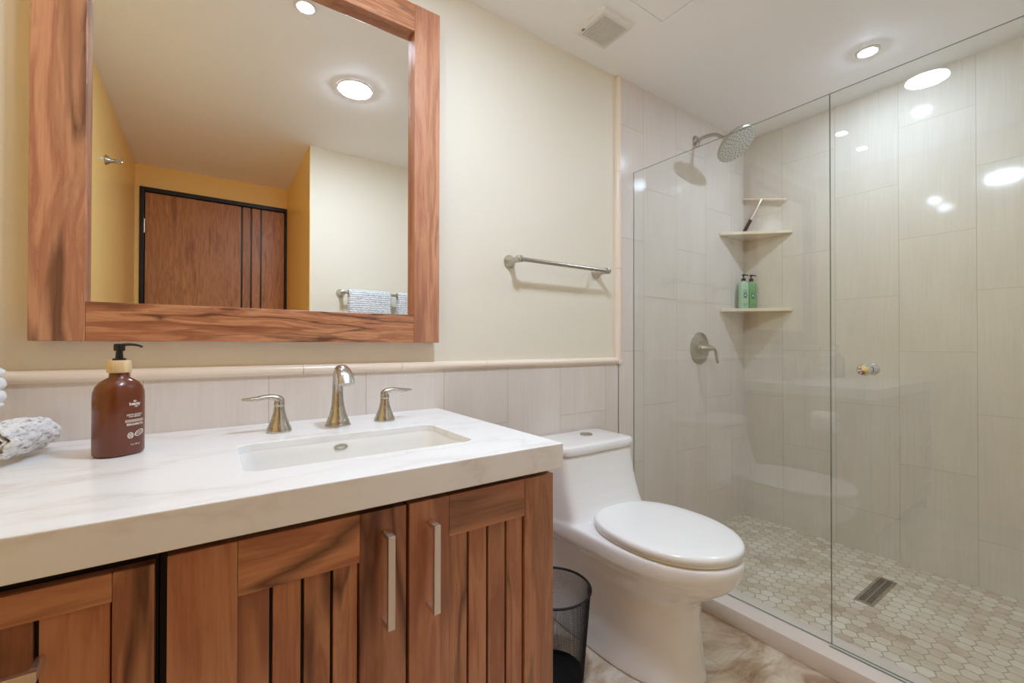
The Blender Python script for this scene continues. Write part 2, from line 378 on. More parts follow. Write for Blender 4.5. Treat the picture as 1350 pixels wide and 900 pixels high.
def marble():
    m, nt, b = new_mat('white_marble')
    tc = N(nt, 'ShaderNodeTexCoord'); mp = N(nt, 'ShaderNodeMapping'); mp.inputs['Rotation'].default_value = (0, 0, .35); mp.inputs['Scale'].default_value = (1.1, 3.0, 2.0)
    LK(nt, tc.outputs['Object'], mp.inputs['Vector'])
    wn = N(nt, 'ShaderNodeTexNoise', i_Scale=1.6, i_Detail=5.0, i_Roughness=.6); LK(nt, mp.outputs[0], wn.inputs['Vector'])
    va = N(nt, 'ShaderNodeVectorMath', operation='MULTIPLY_ADD'); va.inputs[1].default_value = (.9,)*3; LK(nt, wn.outputs['Color'], va.inputs[0]); LK(nt, mp.outputs[0], va.inputs[2])
    n1 = N(nt, 'ShaderNodeTexNoise', i_Scale=1.3, i_Detail=2.0); LK(nt, va.outputs[0], n1.inputs['Vector'])
    a = N(nt, 'ShaderNodeMath', operation='SUBTRACT', i_1=.5); LK(nt, n1.outputs['Fac'], a.inputs[0])
    ab = N(nt, 'ShaderNodeMath', operation='ABSOLUTE'); LK(nt, a.outputs[0], ab.inputs[0])
    r = ramp(nt, [(0, lin(206, 194, 184)), (.010, lin(226, 221, 216)), (.035, lin(239, 238, 237)), (.3, lin(243, 243, 243))])
    LK(nt, ab.outputs[0], r.inputs[0])
    n2 = N(nt, 'ShaderNodeTexNoise', i_Scale=3.0, i_Detail=4.0); LK(nt, mp.outputs[0], n2.inputs['Vector'])
    mr = N(nt, 'ShaderNodeMapRange', i_1=.3, i_2=.7, i_3=0.0, i_4=.65); LK(nt, n2.outputs['Fac'], mr.inputs[0])
    mx = N(nt, 'ShaderNodeMix', data_type='RGBA'); mx.inputs[6].default_value = lin(242, 242, 241); LK(nt, r.outputs[0], mx.inputs[7]); LK(nt, mr.outputs[0], mx.inputs[0])
    LK(nt, mx.outputs[2], b.inputs['Base Color']); b.inputs['Roughness'].default_value = .22
    return m
M_marble = marble()

def floor_stone():
    m, nt, b = new_mat('brown_stone_floor')
    tc = N(nt, 'ShaderNodeTexCoord')
    n1 = N(nt, 'ShaderNodeTexNoise', i_Scale=5.0, i_Detail=8.0, i_Roughness=.65, i_Distortion=1.2); LK(nt, tc.outputs['Object'], n1.inputs['Vector'])
    r = ramp(nt, [(.28, lin(140, 106, 82)), (.42, lin(184, 158, 132)), (.52, lin(208, 192, 170)), (.66, lin(230, 220, 206))]); LK(nt, n1.outputs['Fac'], r.inputs[0])
    br = N(nt, 'ShaderNodeTexBrick', offset=0.0); br.inputs['Scale'].default_value = 1; br.inputs['Mortar Size'].default_value = .0016
    br.inputs['Brick Width'].default_value = .46; br.inputs['Row Height'].default_value = .46
    mp = N(nt, 'ShaderNodeMapping'); mp.inputs['Location'].default_value = (-.474, .18, 0); LK(nt, tc.outputs['Object'], mp.inputs['Vector']); LK(nt, mp.outputs[0], br.inputs['Vector'])
    mx = N(nt, 'ShaderNodeMix', data_type='RGBA'); mx.inputs[7].default_value = lin(196, 182, 164); LK(nt, r.outputs[0], mx.inputs[6]); LK(nt, br.outputs['Fac'], mx.inputs[0])
    LK(nt, mx.outputs[2], b.inputs['Base Color']); b.inputs['Roughness'].default_value = .3
    bp = N(nt, 'ShaderNodeBump', i_Strength=.1, i_Distance=.002); LK(nt, n1.outputs['Fac'], bp.inputs['Height']); LK(nt, bp.outputs[0], b.inputs['Normal'])
    return m
M_floor = floor_stone()

def towel_mat(name, c1, c2, stripe_axis, freq):
    m, nt, b = new_mat(name)
    tc = N(nt, 'ShaderNodeTexCoord')
    mp = N(nt, 'ShaderNodeMapping'); LK(nt, tc.outputs['Object'], mp.inputs['Vector'])
    n = N(nt, 'ShaderNodeTexNoise', i_Scale=90.0, i_Detail=2.0); LK(nt, mp.outputs[0], n.inputs['Vector'])
    wv = N(nt, 'ShaderNodeTexWave', bands_direction=stripe_axis, i_Scale=freq, i_Distortion=4.0, i_Detail=1.0); wv.inputs['Detail Scale'].default_value = 4.0
    LK(nt, mp.outputs[0], wv.inputs['Vector'])
    r = ramp(nt, [(.0, c2), (.3, c1), (1, c1)]); LK(nt, wv.outputs['Fac'], r.inputs[0])
    LK(nt, r.outputs[0], b.inputs['Base Color']); b.inputs['Roughness'].default_value = .95
    ad = N(nt, 'ShaderNodeMath', operation='ADD'); LK(nt, n.outputs['Fac'], ad.inputs[0]); LK(nt, wv.outputs['Fac'], ad.inputs[1])
    bp = N(nt, 'ShaderNodeBump', i_Strength=.8, i_Distance=.004); LK(nt, ad.outputs[0], bp.inputs['Height']); LK(nt, bp.outputs[0], b.inputs['Normal'])
    return m
M_towel = towel_mat('white_grey_waffle', lin(238, 240, 242), lin(165, 172, 180), 'Z', 22.0)
def fleck_mat():
    m, nt, b = new_mat('flecked_knit'); tc = N(nt, 'ShaderNodeTexCoord')
    mp = N(nt, 'ShaderNodeMapping'); mp.inputs['Scale'].default_value = (1, .45, 1.6); mp.inputs['Rotation'].default_value = (0, .3, .2); LK(nt, tc.outputs['Object'], mp.inputs['Vector'])
    n = N(nt, 'ShaderNodeTexNoise', i_Scale=120.0, i_Detail=4.0, i_Roughness=.65); LK(nt, mp.outputs[0], n.inputs['Vector'])
    r = ramp(nt, [(.30, lin(90, 90, 96)), (.40, lin(196, 195, 195)), (.52, lin(232, 230, 228)), (1, lin(240, 238, 236))]); LK(nt, n.outputs['Fac'], r.inputs[0])
    LK(nt, r.outputs[0], b.inputs['Base Color']); b.inputs['Roughness'].default_value = .95
    bp = N(nt, 'ShaderNodeBump', i_Strength=.7, i_Distance=.003); LK(nt, n.outputs['Fac'], bp.inputs['Height']); LK(nt, bp.outputs[0], b.inputs['Normal'])
    return m
M_towel2 = fleck_mat()
M_towelw = simple('white_terry', lin(240, 240, 240), .95, bump=1.0, bscale=150)

# ================================================================== ROOM SHELL
XV = 1.600                              # centre line of the upright stone moulding
ZR0, ZR1 = .968, .998                   # chair rail
W = .12                                 # wall thickness
bm = BM(); box(bm, XL-W, XR+W, 0, W, -.1, ZC+.1); struct('wall_back', bm, M_wall)
bm = BM()
box(bm, XL, XV, -TT, -.0005, 0, ZR0+.008); box(bm, XV-.004, XR, -TT, -.0005, 0, ZC)
struct('wall_back_tiled', bm, M_tile_back)
bm = BM(); box(bm, XR, XR+W, YB, 0, -.1, ZC+.1); struct('wall_right', bm, M_tile_right)
bm = BM(); box(bm, XL-W, XL, YD-W, 0, -.1, ZC+.1); struct('wall_left', bm, M_yell)
bm = BM(); box(bm, XA, XR+W, YB-W, YB, -.1, ZC+.1); struct('wall_front', bm, M_wall)
bm = BM(); box(bm, XA, XA+W, YD, YB-W, -.1, ZC+.1); box(bm, XA-.004, XA, YD, YB+.0, -.1, ZC+.05)
struct('wall_alcove', bm, M_yell)
bm = BM()
box(bm, XL-W, -.405, YD-W, YD, -.1, ZC+.1); box(bm, -.405, XA+W, YD-W, YD, 2.18, ZC+.1)
box(bm, -.405, XA, YD-W, YD-.06, -.1, 2.18)
struct('wall_entrance', bm, M_yell)
bm = BM(); box(bm, XL-W, XR+W, YD-W, W, -.1, 0); struct('floor', bm, M_floor)
bm = BM(); box(bm, 1.76, XR, YB, -TT, 0.0, .004); struct('floor_shower', bm, M_hex)
# ceiling with a cut joint around the service hatch
bm = BM()
hx0, hx1, hy0, hy1 = 1.0, 1.47, -.80, -.349
box(bm, XL-W, hx0, YD-W, W, ZC, ZC+.1); box(bm, hx1, XR+W, YD-W, W, ZC, ZC+.1)
box(bm, hx0, hx1, YD-W, hy0, ZC, ZC+.1); box(bm, hx0, hx1, hy1, W, ZC, ZC+.1)
struct('ceiling', bm, M_ceil)
hp = thing('access_hatch', 'square painted access hatch flush in the ceiling beside the exhaust fan', 'hatch', ((hx0+hx1)/2, (hy0+hy1)/2, ZC))
bm = BM(); g = .0022
box(bm, hx0+g, hx1-g, hy0+g, hy1-g, ZC+.0005, ZC+.012, bev=.001); link('panel', bm, M_ceil, hp)
bm = BM(); box(bm, hx0+.0001, hx1-.0001, hy0+.0001, hy1-.0001, ZC+.0125, ZC+.02); link('recess', bm, M_grey, hp)

# chair rail + upright moulding (half-round stone)
def halfround(bm, p0, p1, w_, d, n=10):
    p0, p1 = Vector(p0), Vector(p1); t = (p1-p0).normalized(); s = Vector((0,-1,0)).cross(t); rings = []
    for p in (p0, p1):
        ring = [tuple(p - s*w_/2)]
        for k in range(n+1):
            a = -PI/2 + PI*k/n
            ring.append(tuple(p + s*w_/2*math.sin(a) + Vector((0,-1,0))*(.006+(d-.006)*math.cos(a))))
        ring.append(tuple(p + s*w_/2)); rings.append(ring)
    loft(bm, rings)
bm = BM()
seams = [XL, -.155, .20+.03, .53, .86, 1.19, XV+.012]
for a, b_ in zip(seams, seams[1:]):
    halfround(bm, (a+.0006, 0, (ZR0+ZR1)/2), (b_-.0006, 0, (ZR0+ZR1)/2), .030, .022)
struct('trim_1', bm, M_rail, smooth=True)
bm = BM()
for a, b_ in ((ZR0, 1.42), (1.42, 1.88), (1.88, ZC-.004)):
    halfround(bm, (XV, 0, a+.0006), (XV, 0, b_-.0006), .030, .022)
struct('trim_2', bm, M_rail, smooth=True)
# shower curb
bm = BM(); box(bm, 1.626, 1.765, YB, -TT, 0, .063, bev=.003)
struct('trim_3', bm, M_curb, smooth=True)
bm = BM()
box(bm, XL, XL+.012, YD, -TT, 0, .0); bm.free()

# entrance door (seen in the mirror)
d = thing('door_1', 'dark wood entrance door', 'door', (.07, YD, 0)); del d['category']; del d['label']; d['kind'] = 'structure'
bm = BM(); fy0, fy1 = YD-.05, YD+.012
box(bm, -.402, -.378, fy0, fy1, 0, 2.178, .002); box(bm, .517, .533, fy0, fy1, 0, 2.178, .002); box(bm, -.378, .517, fy0, fy1, 2.148, 2.178, .002)
link('door_frame', bm, M_black, d)
bm = BM(); ly0, ly1 = YD-.045, YD-.005
gs = [-.374, .214, .2775, .345, .513]
for i, (a, b_) in enumerate(zip(gs, gs[1:])):
    box(bm, a+(.006 if i else 0), b_-(.006 if i < 3 else 0), ly0, ly1, .01, 2.144, .0015)
box(bm, -.37, .51, ly0-.0, ly0+.028, .012, 2.142, mi=1)
link('door_leaf', bm, [M_doorw, M_black], d)
for z in (1.9, .25):
    bm = BM(); lathe(bm, [(.007, -.05), (.007, .05)], (-.377, YD+.008, z), 12); link('hinge', bm, M_nickel, d, True)

# ================================================================== CEILING LIGHTS
def ceiling_light(x, y, r, strength, label, rim=.014, dome=.004):
    t = thing('ceiling_light', label, 'ceiling light', (x, y, ZC), 'recessed ceiling lights')
    bm = BM(); lathe(bm, [(r+rim, -.0005), (r+rim, -.004), (r+rim*.4, -.008), (r, -.007), (r, -.0005)], (x, y, ZC), 48, close=True)
    link('trim_ring', bm, M_whitep, t, True)
    bm = BM(); lathe(bm, [(r-.0005, -.0006), (r-.001, -.0075), (r*.93, -.0075-dome*.4), (r*.75, -.0075-dome*.8), (r*.4, -.0075-dome), (.001, -.0075-dome)], (x, y, ZC), 48)
    link('diffuser', bm, emit('lamp_glow', strength), t)
    return t
ceiling_light(.597, -.849, .078, MAIN_E, 'large round recessed ceiling light shown in the vanity mirror', .008, .007)
ceiling_light(.295, -.405, .028, SPOT_E, 'small round spotlight in the ceiling above the sink, at the mirror top edge')
ceiling_light(-.05, -.405, .028, SPOT_E, 'small round spotlight in the ceiling above the soap bottle, reflected in the shower tiles')
ceiling_light(2.346, -.755, .031, SHOWER_E, 'small round spotlight in the ceiling inside the shower')

# exhaust fan
f = thing('exhaust_fan', 'square white slatted exhaust fan grille on the ceiling', 'exhaust fan', (1.307, -.2, ZC))
bm = BM(); fx0, fx1, fy0, fy1 = 1.215, 1.385, -.278, -.118
rings = []
for ins, z in ((0, 0), (0, -.012), (.006, -.020)):
    rings.append(rrect((fx0+fx1)/2, (fy0+fy1)/2, (fx1-fx0)/2-ins, (fy1-fy0)/2-ins, .008, ZC+z))
rings.append(rrect((fx0+fx1)/2, (fy0+fy1)/2, (fx1-fx0)/2-.018, (fy1-fy0)/2-.018, .006, ZC-.020))
rings.append(rrect((fx0+fx1)/2, (fy0+fy1)/2, (fx1-fx0)/2-.018, (fy1-fy0)/2-.018, .006, ZC-.006))
loft(bm, rings); link('cover', bm, M_whitep, f)
bm = BM()
for i in range(17):
    x = fx0+.022+i*(fx1-fx0-.044)/16
    n = 12; cxm, cym = (fx0+fx1)/2, (fy0+fy1)/2
    top = []; 
    for k in range(n+1):
        y = fy0+.017+(fy1-fy0-.034)*k/n
        dd = math.hypot(x-cxm, y-cym); zz = ZC-.0195 - .004*max(0, 1-dd/.05)
        top.append((y, zz))
    for (ya, za), (yb_, zb) in zip(top, top[1:]):
        v = [bm.verts.new(p) for p in ((x-.0023, ya, za), (x+.0023, ya, za), (x+.0023, yb_, zb), (x-.0023, yb_, zb), (x-.0023, ya, za+.008), (x+.0023, ya, za+.008), (x+.0023, yb_, zb+.008), (x-.0023, yb_, zb+.008))]
        for q in ((0,1,2,3), (0,4,5,1), (3,2,6,7), (1,5,6,2), (0,3,7,4)): bm.faces.new([v[j] for j in q])
link('slats', bm, M_whitep, f)
bm = BM(); box(bm, fx0+.005, fx0+.012, fy0+.112, fy0+.126, ZC-.0212, ZC-.0195)
link('badge', bm, M_grey, f)

# ================================================================== MIRROR
mx0, mx1, mz0, mz1, FT, FW = -.322, .652, 1.065, 2.195, .046, .091
mt = thing('framed_mirror', 'large rectangular mirror in a thick rosewood frame above the vanity', 'mirror', ((mx0+mx1)/2, 0, mz0))
def frame_bar(x0, x1, z0, z1, mat):
    bm = BM(); box(bm, x0, x1, -FT, -.001, z0, z1, bev=.0015); return link('frame_bar', bm, mat, mt)
frame_bar(mx0, mx0+FW, mz0, mz1, M_woodZ); frame_bar(mx1-FW, mx1, mz0, mz1, M_woodZ)
frame_bar(mx0+FW+.0002, mx1-FW-.0002, mz0, mz0+FW, M_burl); frame_bar(mx0+FW+.0002, mx1-FW-.0002, mz1-FW, mz1, M_burl)
bm = BM(); box(bm, mx0+FW+.0003, mx1-FW-.0003, -.016, -.006, mz0+FW+.0003, mz1-FW-.0003); link('mirror_glass', bm, M_mirror, mt)

# ================================================================== VANITY
CX0, CX1, CY = XL+.001, .664, -.672
CB = .779
# countertop slab with rectangular opening
sx0, sx1, sy0, sy1, sr = .053, .513, -.533, -.283, .028
ct = BM()
cxm, cym = (sx0+sx1)/2, (sy0+sy1)/2
inner = rrect(cxm, cym, (sx1-sx0)/2, (sy1-sy0)/2, sr, 0, 8)
outer = []
for (x, y, _) in inner:      # ray-cast matching points to the slab outline
    dx, dy = x-cxm, y-cym
    ts = [((CX1 if dx > 0 else CX0)-cxm)/dx if dx else 1e9, ((-.0 - TT - .001 if dy > 0 else CY)-cym)/dy if dy else 1e9]
    t = min(ts); outer.append((cxm+dx*t, cym+dy*t, 0))
# put exact corners in
for cxx, cyy in ((CX1, -TT-.001), (CX0, -TT-.001), (CX0, CY), (CX1, CY)):
    j = min(range(len(outer)), key=lambda i: (outer[i][0]-cxx)**2+(outer[i][1]-cyy)**2); outer[j] = (cxx, cyy, 0)
n = len(inner); L4 = []
SL = CT-.018
apr = [(min(max(p[0], CX0+.02), CX1-.02), min(max(p[1], CY+.02), -TT-.021), 0) for p in outer]
for pts, z in ((inner, CT), (outer, CT), (outer, CB), (apr, CB), (apr, SL), (inner, SL)):
    L4.append([ct.verts.new((p[0], p[1], z)) for p in pts])
for a in range(6):
    A, B_ = L4[a], L4[(a+1) % 6]
    for i in range(n):
        ct.faces.new((A[i], A[(i+1) % n], B_[(i+1) % n], B_[i]))
o = link('countertop', ct, M_marble); tag(o, 'white marble countertop with a thick edge over the vanity cabinets', 'countertop')
bv = o.modifiers.new('bevel', 'BEVEL'); bv.width = .002; bv.segments = 2; bv.limit_method = 'ANGLE'; bv.angle_limit = math.radians(60)

# basin
sk = thing('undermount_sink', 'rectangular white undermount sink set into the marble countertop', 'sink', (cxm, cym, CB-.13))
bm = BM(); hx, hy = (sx1-sx0)/2, (sy1-sy0)/2; rings = []
for ins, z, r in ((-.02, SL-.0005, .04), (-.004, SL-.0005, .03), (-.002, SL-.004, .03), (.002, SL-.022, .032), (.008, SL-.045, .035), (.018, SL-.075, .04), (.036, SL-.098, .045), (.062, SL-.108, .045), (.09, SL-.112, .03)):
    rings.append(rrect(cxm, cym, hx-ins, hy-ins, r, z, 8))
loft(bm, rings, cap=False); 
bm.faces.new([v for v in bm.verts[-len(rings[0]):]])
o = link('basin', bm, M_sink, sk, True); so = o.modifiers.new('solid', 'SOLIDIFY'); so.thickness = .0045; so.offset = 1
bm = BM(); ringv = []
for sc_, yy in ((1.0, .003), (1.0, -.0035), (.88, -.005), (.70, -.0035), (.66, -.001)):
    ringv.append([(.272+.0165*sc_*math.cos(2*PI*i/32), -.2865+yy, SL-.0125+.0072*sc_*math.sin(2*PI*i/32)) for i in range(32)])
loft(bm, ringv); link('overflow_ring', bm, M_nickel, sk, True)
bm = BM(); lathe(bm, [(.022, .001), (.022, .004), (.018, .005), (.016, .002), (.0, .004)], (cxm, cym, SL-.112), 28, cap=False); link('drain', bm, M_nickel, sk, True)

# cabinet units
DF = -.650        # door front plane
def cab_door(name, x0, x1, z0, z1, stile, rail, nplank, par, th=.02):
    bm = BM(); yb, yf = DF+th, DF
    box(bm, x0, x0+stile, yf, yb, z0, z1, .0015, 0); box(bm, x1-stile, x1, yf, yb, z0, z1, .0015, 0)
    box(bm, x0+stile+.0002, x1-stile-.0002, yf+.0003, yb, z1-rail, z1, .0012, 1)
    box(bm, x0+stile+.0002, x1-stile-.0002, yf+.0003, yb, z0, z0+rail, .0012, 1)
    a, b_ = x0+stile, x1-stile; w_ = (b_-a)/nplank
    for i in range(nplank):
        box(bm, a+i*w_+(.0025 if i else .0), a+(i+1)*w_-.0025, yf+.007, yb-.002, z0+rail, z1-rail, .001, 0)
    box(bm, a, b_, yb-.006, yb-.0005, z0+rail, z1-rail, 0, 2)
    return link(name, bm, [M_woodZ, M_woodX, M_dark], par)
def pull(x, z0, z1, par, horiz=False):
    bm = BM(); w_ = .0125; t = .008; y0 = DF-.036
    if not horiz:
        box(bm, x-w_/2, x+w_/2, y0, y0+t, z0, z1, .0006)
        for za, zb in ((z0, z0+t), (z1-t, z1)): box(bm, x-w_/2, x+w_/2, y0+t, DF, za, zb, .0006)
    else:
        xa, xb = z0, z1
        box(bm, xa, xb, y0, y0+t, x-w_/2, x+w_/2, .0006)
        for a, b_ in ((xa, xa+t), (xb-t, xb)): box(bm, a, b_, y0+t, DF, x-w_/2, x+w_/2, .0006)
    o = link('handle', bm, M_nickel2); o.parent = par; return o
ux0, ux1 = -.054, .653
vc = thing('vanity_cabinet', 'rosewood vanity cabinet with two grooved doors under the sink', 'cabinet', ((ux0+ux1)/2, -.32, 0))
bm = BM(); th = .018
box(bm, ux0, ux0+th, -.628, -TT-.001, .0, CB-.001, mi=1); box(bm, ux1-th, ux1, -.628, -TT-.001, .0, CB-.001, .001, 0)  # left side panel coloured dark, painting the shade of the gap
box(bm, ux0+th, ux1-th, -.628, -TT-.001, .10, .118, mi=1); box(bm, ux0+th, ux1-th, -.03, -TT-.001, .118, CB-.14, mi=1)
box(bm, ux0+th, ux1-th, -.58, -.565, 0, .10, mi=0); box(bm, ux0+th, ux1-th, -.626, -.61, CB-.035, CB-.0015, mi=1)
link('carcass', bm, [M_woodZ, M_dark], vc)
dm_ = cab_door('cabinet_door', -.045, .3005, .105, .764, .083, .083, 4, vc); pull(.261, .567, .728, dm_)
dm_ = cab_door('cabinet_door', .3065, .6525, .105, .764, .081, .081, 4, vc); pull(.3465, .565, .727, dm_)
dc = thing('drawer_cabinet', 'rosewood drawer cabinet beside the left wall, left of the sink doors', 'cabinet', ((XL-.055)/2, -.32, 0))
dx0, dx1 = XL+.001, -.0555
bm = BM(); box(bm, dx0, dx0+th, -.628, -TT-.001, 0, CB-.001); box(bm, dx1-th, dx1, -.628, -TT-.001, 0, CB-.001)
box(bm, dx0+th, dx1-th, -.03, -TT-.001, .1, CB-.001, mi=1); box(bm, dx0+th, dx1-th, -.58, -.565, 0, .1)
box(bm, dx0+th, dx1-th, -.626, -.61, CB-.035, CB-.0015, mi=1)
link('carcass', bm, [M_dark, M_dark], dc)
for z0, z1 in ((.552, .758), (.336, .546), (.105, .330)):
    dr = cab_door('drawer', dx0+.002, -.0585, z0, z1, .043, .038, 4, dc); pull((z0+z1)/2+.016, -.328, -.162, dr, True)
# shade in the small gap between the units is painted as dark side panels

# ================================================================== FAUCET
FX, FY = .296, -.152
fc = thing('faucet_spout', 'brushed nickel arched faucet spout behind the sink', 'faucet', (FX, FY, CT))
bm = BM()
pth = smooth_path([(FX, FY, CT), (FX, FY, CT+.004), (FX, FY, CT+.012), (FX, FY, CT+.030), (FX, FY+.002, CT+.055), (FX, FY+.004, CT+.09), (FX, FY, CT+.125), (FX, FY-.018, CT+.148), (FX, FY-.045, CT+.156), (FX, FY-.075, CT+.143), (FX, FY-.094, CT+.119)], 5)
ctrl = [(.0305,.0305), (.0315,.0315), (.0300,.0300), (.0225,.0225), (.0170,.0170), (.0138,.0145), (.0138,.015), (.0155,.0145), (.0180,.0125), (.0200,.0105), (.0205,.0085)]
rad = []
for i in range(len(pth)):
    q = i/5; k = min(int(q), 9); t = q-k; rad.append(tuple(ctrl[k][j]*(1-t)+ctrl[min(k+1,10)][j]*t for j in (0, 1)))
sweep(bm, pth, rad, (1, 0, 0), 32); link('spout', bm, M_nickel, fc, True, angle=50)
bm = BM(); lathe(bm, [(.034, 0), (.034, .004), (.031, .006)], (FX, FY, CT), 36); link('base_plate', bm, M_nickel, fc, True)
def tap_handle(x, y, sgn, label):
    t = thing('sink_tap', label, 'tap', (x, y, CT), 'lever handles of the sink faucet')
    bm = BM(); lathe(bm, [(.0285, 0), (.0295, .003), (.0285, .008), (.024, .018), (.018, .034), (.0145, .048), (.0125, .060), (.012, .064)], (x, y, CT), 36); link('base', bm, M_nickel, t, True)
    bm = BM(); lathe(bm, [(.0118, .0645), (.0125, .066), (.0128, .072), (.011, .079)], (x, y, CT), 28)
    pts = smooth_path([(x, y, CT+.070), (x-.001*sgn, y, CT+.080), (x+.008*sgn, y, CT+.087), (x+.028*sgn, y, CT+.090), (x+.055*sgn, y, CT+.086), (x+.082*sgn, y+.0, CT+.086)], 5)
    c2 = [(.011,.011), (.0115,.011), (.0110,.0080), (.0105,.0060), (.0130,.0062), (.007,.0030)]; rd = []
    for i in range(len(pts)):
        q = i/5; k = min(int(q), 4); tt = q-k; rd.append(tuple(c2[k][j]*(1-tt)+c2[k+1][j]*tt for j in (0, 1)))
    sweep(bm, pts, rd, (0, 1, 0), 20); link('lever', bm, M_nickel, t, True, angle=60)
tap_handle(.150, -.163, -1, 'brushed nickel lever handle left of the faucet spout, pointing left')
tap_handle(.426, -.155, 1, 'brushed nickel lever handle right of the faucet spout, pointing right')

# ================================================================== SOAP DISPENSER
BX, BY = -.148, -.236
sd = thing('soap_dispenser', 'amber pump bottle with bamboo collar standing on the marble counter', 'soap dispenser', (BX, BY, CT))
BA = .040; BBd = .034; ROT = math.radians(38)
def oval(a, b_, z, n=48, p=2.5):
    out = []
    for i in range(n):
        q = 2*PI*i/n; c, s = math.cos(q), math.sin(q)
        x, y = a*math.copysign(abs(c)**(2/p), c), b_*math.copysign(abs(s)**(2/p), s)
        out.append((BX+x*math.cos(ROT)-y*math.sin(ROT), BY+x*math.sin(ROT)+y*math.cos(ROT), z))
    return out
bm = BM(); rings = []
for a, b_, z, p in ((.034, .028, 0, 2.5), (.038, .032, .0015, 2.5), (BA, BBd, .006, 2.5), (BA, BBd, .117, 2.5), (.0393, .0334, .127, 2.5), (.0365, .0312, .137, 2.4), (.031, .028, .1455, 2.2), (.023, .022, .1515, 2.0), (.0160, .0160, .156, 2.0), (.0155, .0155, .166, 2.0)):
    rings.append(oval(a, b_, CT+.0005+z, p=p))
loft(bm, rings); link('bottle', bm, M_amber, sd, True, angle=60)
bm = BM(); lathe(bm, [(.0185, .1655), (.0195, .167), (.0195, .189), (.0185, .1905)], (BX, BY, CT), 36); link('bamboo_collar', bm, M_bamboo, sd, True)
bm = BM(); lathe(bm, [(.011, .1905), (.011, .194), (.0065, .195), (.0055, .208), (.0055, .209)], (BX, BY, CT), 24)
lathe(bm, [(.0055, .2085), (.009, .210), (.0092, .221), (.0085, .2235), (.002, .2245)], (BX, BY, CT), 24)
sweep(bm, smooth_path([(BX, BY, CT+.221), (BX+.015, BY-.006, CT+.2225), (BX+.029, BY-.012, CT+.221), (BX+.037, BY-.015, CT+.2175)], 4), [(.005-.0002*i, .0032-.0001*i) for i in range(13)], (0, 1, 0), 12)
link('pump', bm, M_blackp, sd, True)
# printed label wrapped on the bottle
def surf(u, z, off=.0004):
    """u = metres to the right along the label, centred on the direction the front faces"""
    q = LAB + u/.0385
    c, s = math.cos(q), math.sin(q)
    # radial distance of the superellipse in its own frame
    lx, ly = math.cos(q-ROT), math.sin(q-ROT)
    r = (abs(lx/BA)**2.5+abs(ly/BBd)**2.5)**(-1/2.5)+off
    return (BX+r*c, BY+r*s, CT+z)
LAB = math.radians(-38)
def put_text(bm, s, u0, z, size, bold=0.0, mi=0):
    vs, fs = text_mesh(s, size, 'CENTER', bold)
    V = [bm.verts.new(surf(u0+v[0], z+v[1])) for v in vs]
    for f_ in fs:
        try: bm.faces.new([V[i] for i in f_]).material_index = mi
        except ValueError: pass
def put_patch(bm, u0, u1, z0, z1, mi=0, n=14, fn=None):
    for i in range(n):
        a, b_ = u0+(u1-u0)*i/n, u0+(u1-u0)*(i+1)/n
        za = [(z0, z1)]*2 if fn is None else [fn(i/n), fn((i+1)/n)]
        v = [bm.verts.new(surf(a, za[0][0])), bm.verts.new(surf(b_, za[1][0])), bm.verts.new(surf(b_, za[1][1])), bm.verts.new(surf(a, za[0][1]))]
        try: bm.faces.new(v).material_index = mi
        except ValueError: pass
bm = BM()
put_text(bm, 'its', -.001, .1065, .0065, .0002); put_text(bm, 'beauty', -.001, .1005, .0085, .0003); put_text(bm, 'bar', .002, .0962, .005, .0001)
put_text(bm, 'JABON LIQUIDO', -.001, .0800, .0043, .0001); put_text(bm, 'PARA MANOS', -.001, .0762, .0040, .0001)
put_patch(bm, -.020, .018, .0662, .0718, 1)
put_text(bm, 'BERGAMOTA', 0, .0600, .0058, .0002)
put_text(bm, '17oz  500 ml', 0, .0205, .0036, .0001)
# leaf and fruit marks
for cx_, cz_, rx, rz, tilt in ((.0085, .0435, .0105, .0055, .4), (-.0095, .040, .0062, .0062, 0)):
    k = 22; V = []
    for i in range(k):
        a = 2*PI*i/k
        for sc_ in (1.0, .78):
            x, z = rx*sc_*math.cos(a), rz*sc_*math.sin(a)
            V.append(bm.verts.new(surf(cx_+x*math.cos(tilt)-z*math.sin(tilt), cz_+x*math.sin(tilt)+z*math.cos(tilt))))
    for i in range(k):
        j = (i+1) % k; bm.faces.new((V[2*i], V[2*j], V[2*j+1], V[2*i+1]))
    for m_ in range(-2, 3):
        x = cx_+rx*.28*m_; put_patch(bm, x-.0005, x+.0005, cz_-rz*.6, cz_+rz*.6, 1 if rx < .006 else 0, 1)
link('label', bm, [M_ink, M_inkgrey], sd)

# ================================================================== TOWELS AT THE LEFT
def blob(bm, f_, nu, nv):
    pass
bm = BM()
A0, A1 = Vector((-.322, -.262, CT+.044)), Vector((-.292, -.085, CT+.035))
ax = (A1-A0).normalized(); sd_ = ax.cross(Vector((0,0,1))).normalized(); upv = sd_.cross(ax)
nT, nK, turns = 26, 130, 3.3
grid = []
for i in range(nT+1):
    t = i/nT; row = []
    for k in range(nK+1):
        s = k/nK; ang = s*turns*2*PI + .8
        endr = (1 - .20*(2*t-1)**4)
        R_ = (.0045+.033*s)*endr
        R_ += .0022*math.sin(ang*7+t*19)*s + .002*math.sin(t*31+ang*3)*s
        tt = t + (.012*math.sin(ang*5)*(1 if i in (0, nT) else 0))
        p = A0 + (A1-A0)*tt + sd_*R_*math.cos(ang)*1.22 + upv*R_*math.sin(ang)*1.0
        p.z = max(p.z, CT+.0012)
        row.append(bm.verts.new(p))
    grid.append(row)
for i in range(nT):
    for k in range(nK): bm.faces.new((grid[i][k], grid[i][k+1], grid[i+1][k+1], grid[i+1][k]))
o = link('rolled_towel', bm, M_towel2, None, True, angle=180); tag(o, 'rolled grey flecked hand towel lying on the counter by the left wall', 'towel')
